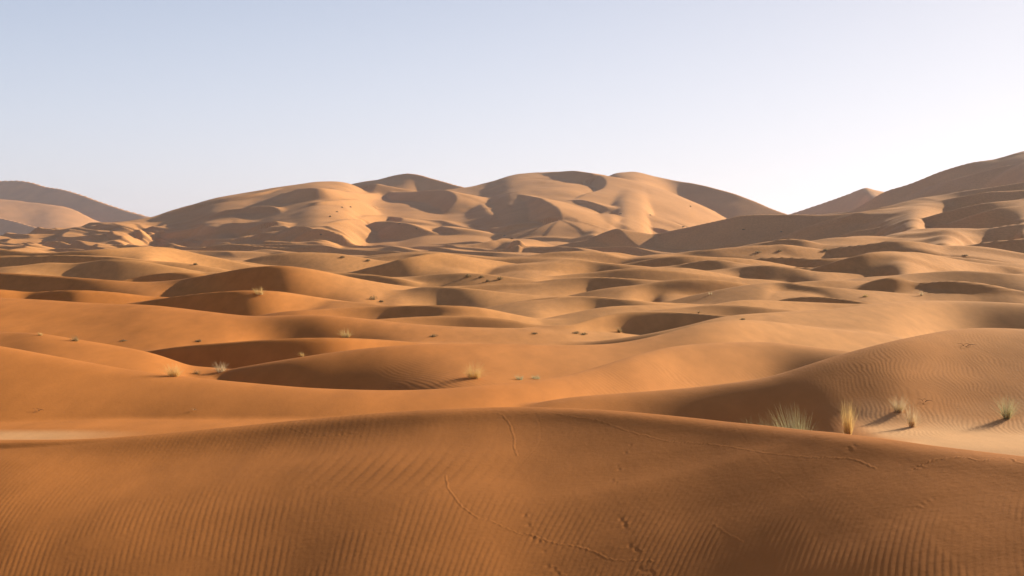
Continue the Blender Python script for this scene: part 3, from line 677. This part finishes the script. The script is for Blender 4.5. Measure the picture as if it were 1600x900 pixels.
tuft(1190, 668, 22, 22, 'small faint green grass tuft left of the biggest one behind the crest', M_GREEN, 1, None, 300, .4, D=31)
tuft(1212, 668, 24, 26, 'low grey-green grass tuft between the faint one and the biggest one', M_GREEN, 2, None, 300, .4, D=30.5)
tuft(1248, 671, 44, 46, 'biggest grey-green grass tuft, leaning left against the dark dune flank', M_GREEN, 3, M_PALE, 900, .32, (-.18, 0), D=30)
tuft(1325, 672, 52, 24, 'tallest narrow straw tuft with a golden base beside the crest', M_STRAW, 4, M_GOLD, 330, .13, (-.03, 0), D=29.8)
tuft(1404, 643, 30, 32, 'pale bushy tuft on a little mound at the foot of the rippled dune', M_PALE, 5, M_STRAW, 320, .5, (.05, 0))
tuft(1425, 667, 44, 22, 'thin pale tuft with a small golden foot on flat bright sand', M_PALE, 6, M_GOLD, 200, .3, (-.03, 0))
tuft(1573, 654, 42, 26, 'green-topped spreading tuft nearest the right edge', M_GREEN, 7, M_STRAW, 300, .38, (.08, 0))
tuft(740, 591, 30, 46, 'golden grass tuft alone in the valley at the centre, trailing a long shadow', M_STRAW, 8, M_GOLD, 420, .6, (.06, 0))
tuft(812, 593, 11, 22, 'flat blue-green tuft just right of the golden centre tuft', M_TEAL, 9, None, 160, .8)
tuft(838, 592, 9, 30, 'flattest blue-green tuft farthest right in the centre valley', M_TEAL, 10, None, 160, .9)
tuft(272, 588, 26, 40, 'bright golden tuft in the dark hollow at left, at the edge of the smooth slope', M_STRAW, 11, M_GOLD, 340, .6)
tuft(345, 581, 20, 32, 'pale tuft in the dark hollow, right of the bright golden one', M_PALE, 12, None, 240, .6)
tuft(308, 584, 10, 26, 'low brown tuft between two brighter ones in the dark hollow', M_BUSH, 13, M_GOLD, 200, .8)
tuft(540, 527, 16, 34, 'rounded straw tuft on the long dark crest left of centre', M_STRAW, 14, M_BUSH, 240, .7)
tuft(472, 557, 9, 12, 'tiny straw tuft on the shaded slope left of centre', M_STRAW, 15, None, 120, .5)
tuft(118, 533, 12, 24, 'brown windswept tuft with a dark heap on the left low crest', M_BUSH, 16, M_STRAW, 240, .7, (-.3, 0))
tuft(63, 524, 7, 14, 'tiny straw tuft farthest left on the low crest', M_STRAW, 17, M_BUSH, 140, .7)
tuft(405, 460, 15, 34, 'straw bush on the lit crest in front of the dark dome dune', M_STRAW, 18, M_PALE, 220, .6)
tuft(968, 519, 12, 12, 'brown tuft in the small bowl right of centre', M_BUSH, 19, M_STRAW, 140, .6)
tuft(1110, 461, 6, 12, 'pale tuft at the foot of the dark slip face right of centre', M_PALE, 20, None, 120, .6)
tuft(1440, 462, 9, 8, 'bright pale tuft on the dark dune at right', M_PALE, 21, None, 90, .5)
tuft(1092, 489, 5, 8, 'speck of dark grass on the small lit crest right of centre', M_BUSH, 22, None, 80, .6)
def shrub(px, py, hp, wp, label, group, seed, m=M_BUSH):
    rnd = random.Random(seed); loc, mpp = spot(px, py); V, F = [], []
    o = thing('desert_shrub', loc, label, 'shrub', group)
    V, F = blades(rnd, 60, hp * mpp * 1.1, wp * mpp, .75, (0, 0), mpp * .8, low=.5); mesh_obj('twigs', V, F, m, o)
    V, F = [], []
    for _ in range(90):
        a, r, z = rnd.uniform(0, 6.28), math.sqrt(rnd.random()) * wp * .5 * mpp, rnd.random() * hp * .8 * mpp
        c = Vector((r * math.cos(a), r * math.sin(a), z * (1 - .5 * (r / (wp * .5 * mpp)) ** 2))); s_ = mpp * rnd.uniform(.5, 1.0)
        d1 = Vector((rnd.gauss(0, 1), rnd.gauss(0, 1), rnd.gauss(0, 1))).normalized() * s_; d2 = d1.orthogonal().normalized() * s_ * .6
        b = len(V); V += [tuple(c - d1), tuple(c + d2), tuple(c + d1), tuple(c - d2)]; F.append((b, b+1, b+2, b+3))
    mesh_obj('leaves', V, F, m, o)
for k, (px, py, hp, wp, lab) in enumerate([
    (731,433,6,10,'leftmost dark shrub of the cluster below the central mid dune'), (752,434,5,9,'second dark shrub of the cluster below the central mid dune'),
    (762,440,4,7,'lowest dark shrub of the cluster below the central mid dune'), (781,437,6,10,'rightmost dark shrub of the cluster below the central mid dune'),
    (583,468,8,16,'brown sprawling shrub on the broad lit slope left of centre'), (596,472,4,8,'little brown shrub just right of the sprawling one'),
    (678,526,5,14,'flat brown shrub in the middle of the lit swale'), (900,521,5,12,'flat brown shrub left of the two in the bright hollow'),
    (835,522,4,10,'flat brown shrub on the swale left of the bright hollow'), (912,523,5,12,'flat brown shrub right of the two in the bright hollow'),
    (193,533,3,12,'low twiggy shrub on the valley floor at left'), (310,534,5,10,'low twiggy shrub under the broad left dune'), (1160,500,4,8,'speck of shrub on the pale right crest'),
    (535,403,4,8,'dark shrub on the olive dune below the mountain'), (575,408,4,8,'dark shrub right on the olive dune below the mountain'),
    (305,414,4,7,'small dark shrub on the big left dune'), (1185,395,4,10,'dark shrub on the low ground below the right spur'), (1290,392,5,9,'dark shrub in the mottled ground of the right hill'),
    (1218,393,4,8,'left dark shrub in the mottled ground of the right hill'), (1352,464,5,10,'pale shrub at the edge of the dark right dune'), (1508,400,3,10,'shrub on the pale mound at right')]):
    shrub(px, py, hp, wp, lab, 'shrubs in the dune field', 100 + k, M_STRAW if 'pale shrub' in lab else M_BUSH)
rnd = random.Random(8)
PLACE = ['by the dark right flank', 'in the left lit fan', 'above the small middle shadow', 'high on the right lit slope', 'below the winding crest',
         'on the foot hummocks', 'under the right spur', 'on the lower middle slopes']
specks = []
for k in range(16):
    c = [(1062, 330, 26, 16), (500, 335, 40, 16), (560, 330, 30, 12), (1000, 315, 40, 20), (770, 368, 40, 10), (470, 375, 80, 14), (1190, 360, 40, 8), (680, 350, 60, 10)][k % 8]
    px, py = rnd.gauss(c[0], c[2] * .6), rnd.gauss(c[1], c[3] * .6); h = hit_grid(px, py)
    if h is not None and h.y > 650: specks.append((k % 8, px, py, rnd.uniform(1.0, 1.9), rnd.uniform(2, 4)))
for c in range(8):
    g = sorted([q for q in specks if q[0] == c], key=lambda q: q[1])
    for n, (_, px, py, hp, wp) in enumerate(g):
        o_ = {1: ['only'], 2: ['left', 'right'], 3: ['leftmost', 'middle', 'rightmost']}.get(len(g), ['leftmost', 'second from left', 'second from right', 'rightmost'])[n]
        shrub(px, py, hp, wp, 'tiny shrub speck, %s of those %s' % (o_, PLACE[c]), 'shrub specks on the great dune', 300 + c * 10 + n)
def twig(px, py, lp, label, seed, col=M_WOOD):
    rnd = random.Random(seed); loc, mpp = spot(px, py); o = thing('dead_twig', loc, label, 'twig')
    for n in range(4):
        V, F = [], []; p = Vector((rnd.uniform(-.3, .3) * lp * mpp, rnd.uniform(-.05, .05), .01)); a = rnd.uniform(-.5, .5) + (math.pi if n % 2 else 0)
        L = lp * mpp * (.62 if n == 0 else rnd.uniform(.2, .45)); r0 = mpp * .55 * (1 if n == 0 else .6); K = 6
        for k in range(K + 1):
            t = k / K; q = p + Vector((math.cos(a) * L * t, math.sin(a) * L * t * .8, .035 * math.sin(t * 3) + (0 if n == 0 else .05 * t) + rnd.uniform(0, .01))); r = r0 * (1 - .75 * t)
            for j in range(5):
                b = j * 2 * math.pi / 5; V.append((q.x - math.sin(a) * math.cos(b) * r, q.y + math.cos(a) * math.cos(b) * r, q.z + math.sin(b) * r))
            if k:
                for j in range(5): F.append(((k-1)*5 + j, (k-1)*5 + (j+1) % 5, k*5 + (j+1) % 5, k*5 + j))
        F += [tuple(range(4, -1, -1)), tuple(range(K * 5, K * 5 + 5))]
        mesh_obj('branch' if n else 'stem', V, F, col, o)
twig(1510, 541, 26, 'dead twig half buried near the top of the rippled right dune', 5)
twig(57, 643, 14, 'small dark twig on the smooth orange slope at far left', 6)
twig(1447, 628, 20, 'dry twig lying just right of the pale bushy tuft', 7)
twig(303, 642, 8, 'tiny bleached twig on the smooth orange slope left of centre', 9, M_PALE)

# ---------------------------------------------------------------- haze
hm = bpy.data.materials.new('haze_air'); hm.use_nodes = True; t = hm.node_tree; t.nodes.clear()
pv = t.nodes.new('ShaderNodeVolumePrincipled'); pv.inputs['Color'].default_value = (0.80, 0.82, 1.0, 1)
pv.inputs['Density'].default_value = 4.2e-5; pv.inputs['Anisotropy'].default_value = 0.35
t.links.new(pv.outputs[0], t.nodes.new('ShaderNodeOutputMaterial').inputs['Volume'])
def box(name, x0, x1, y0, y1, z0, z1, m):
    me = bpy.data.meshes.new(name)
    me.from_pydata([(x, y, z) for x in (x0, x1) for y in (y0, y1) for z in (z0, z1)], [], [(0,1,3,2),(4,6,7,5),(0,4,5,1),(2,3,7,6),(0,2,6,4),(1,5,7,3)])
    me.materials.append(m); o = bpy.data.objects.new(name, me); S.collection.objects.link(o); return o
hz = box('haze', -12000, 12000, -9600, 9600, -45, 250, hm); hz['kind'] = 'stuff'
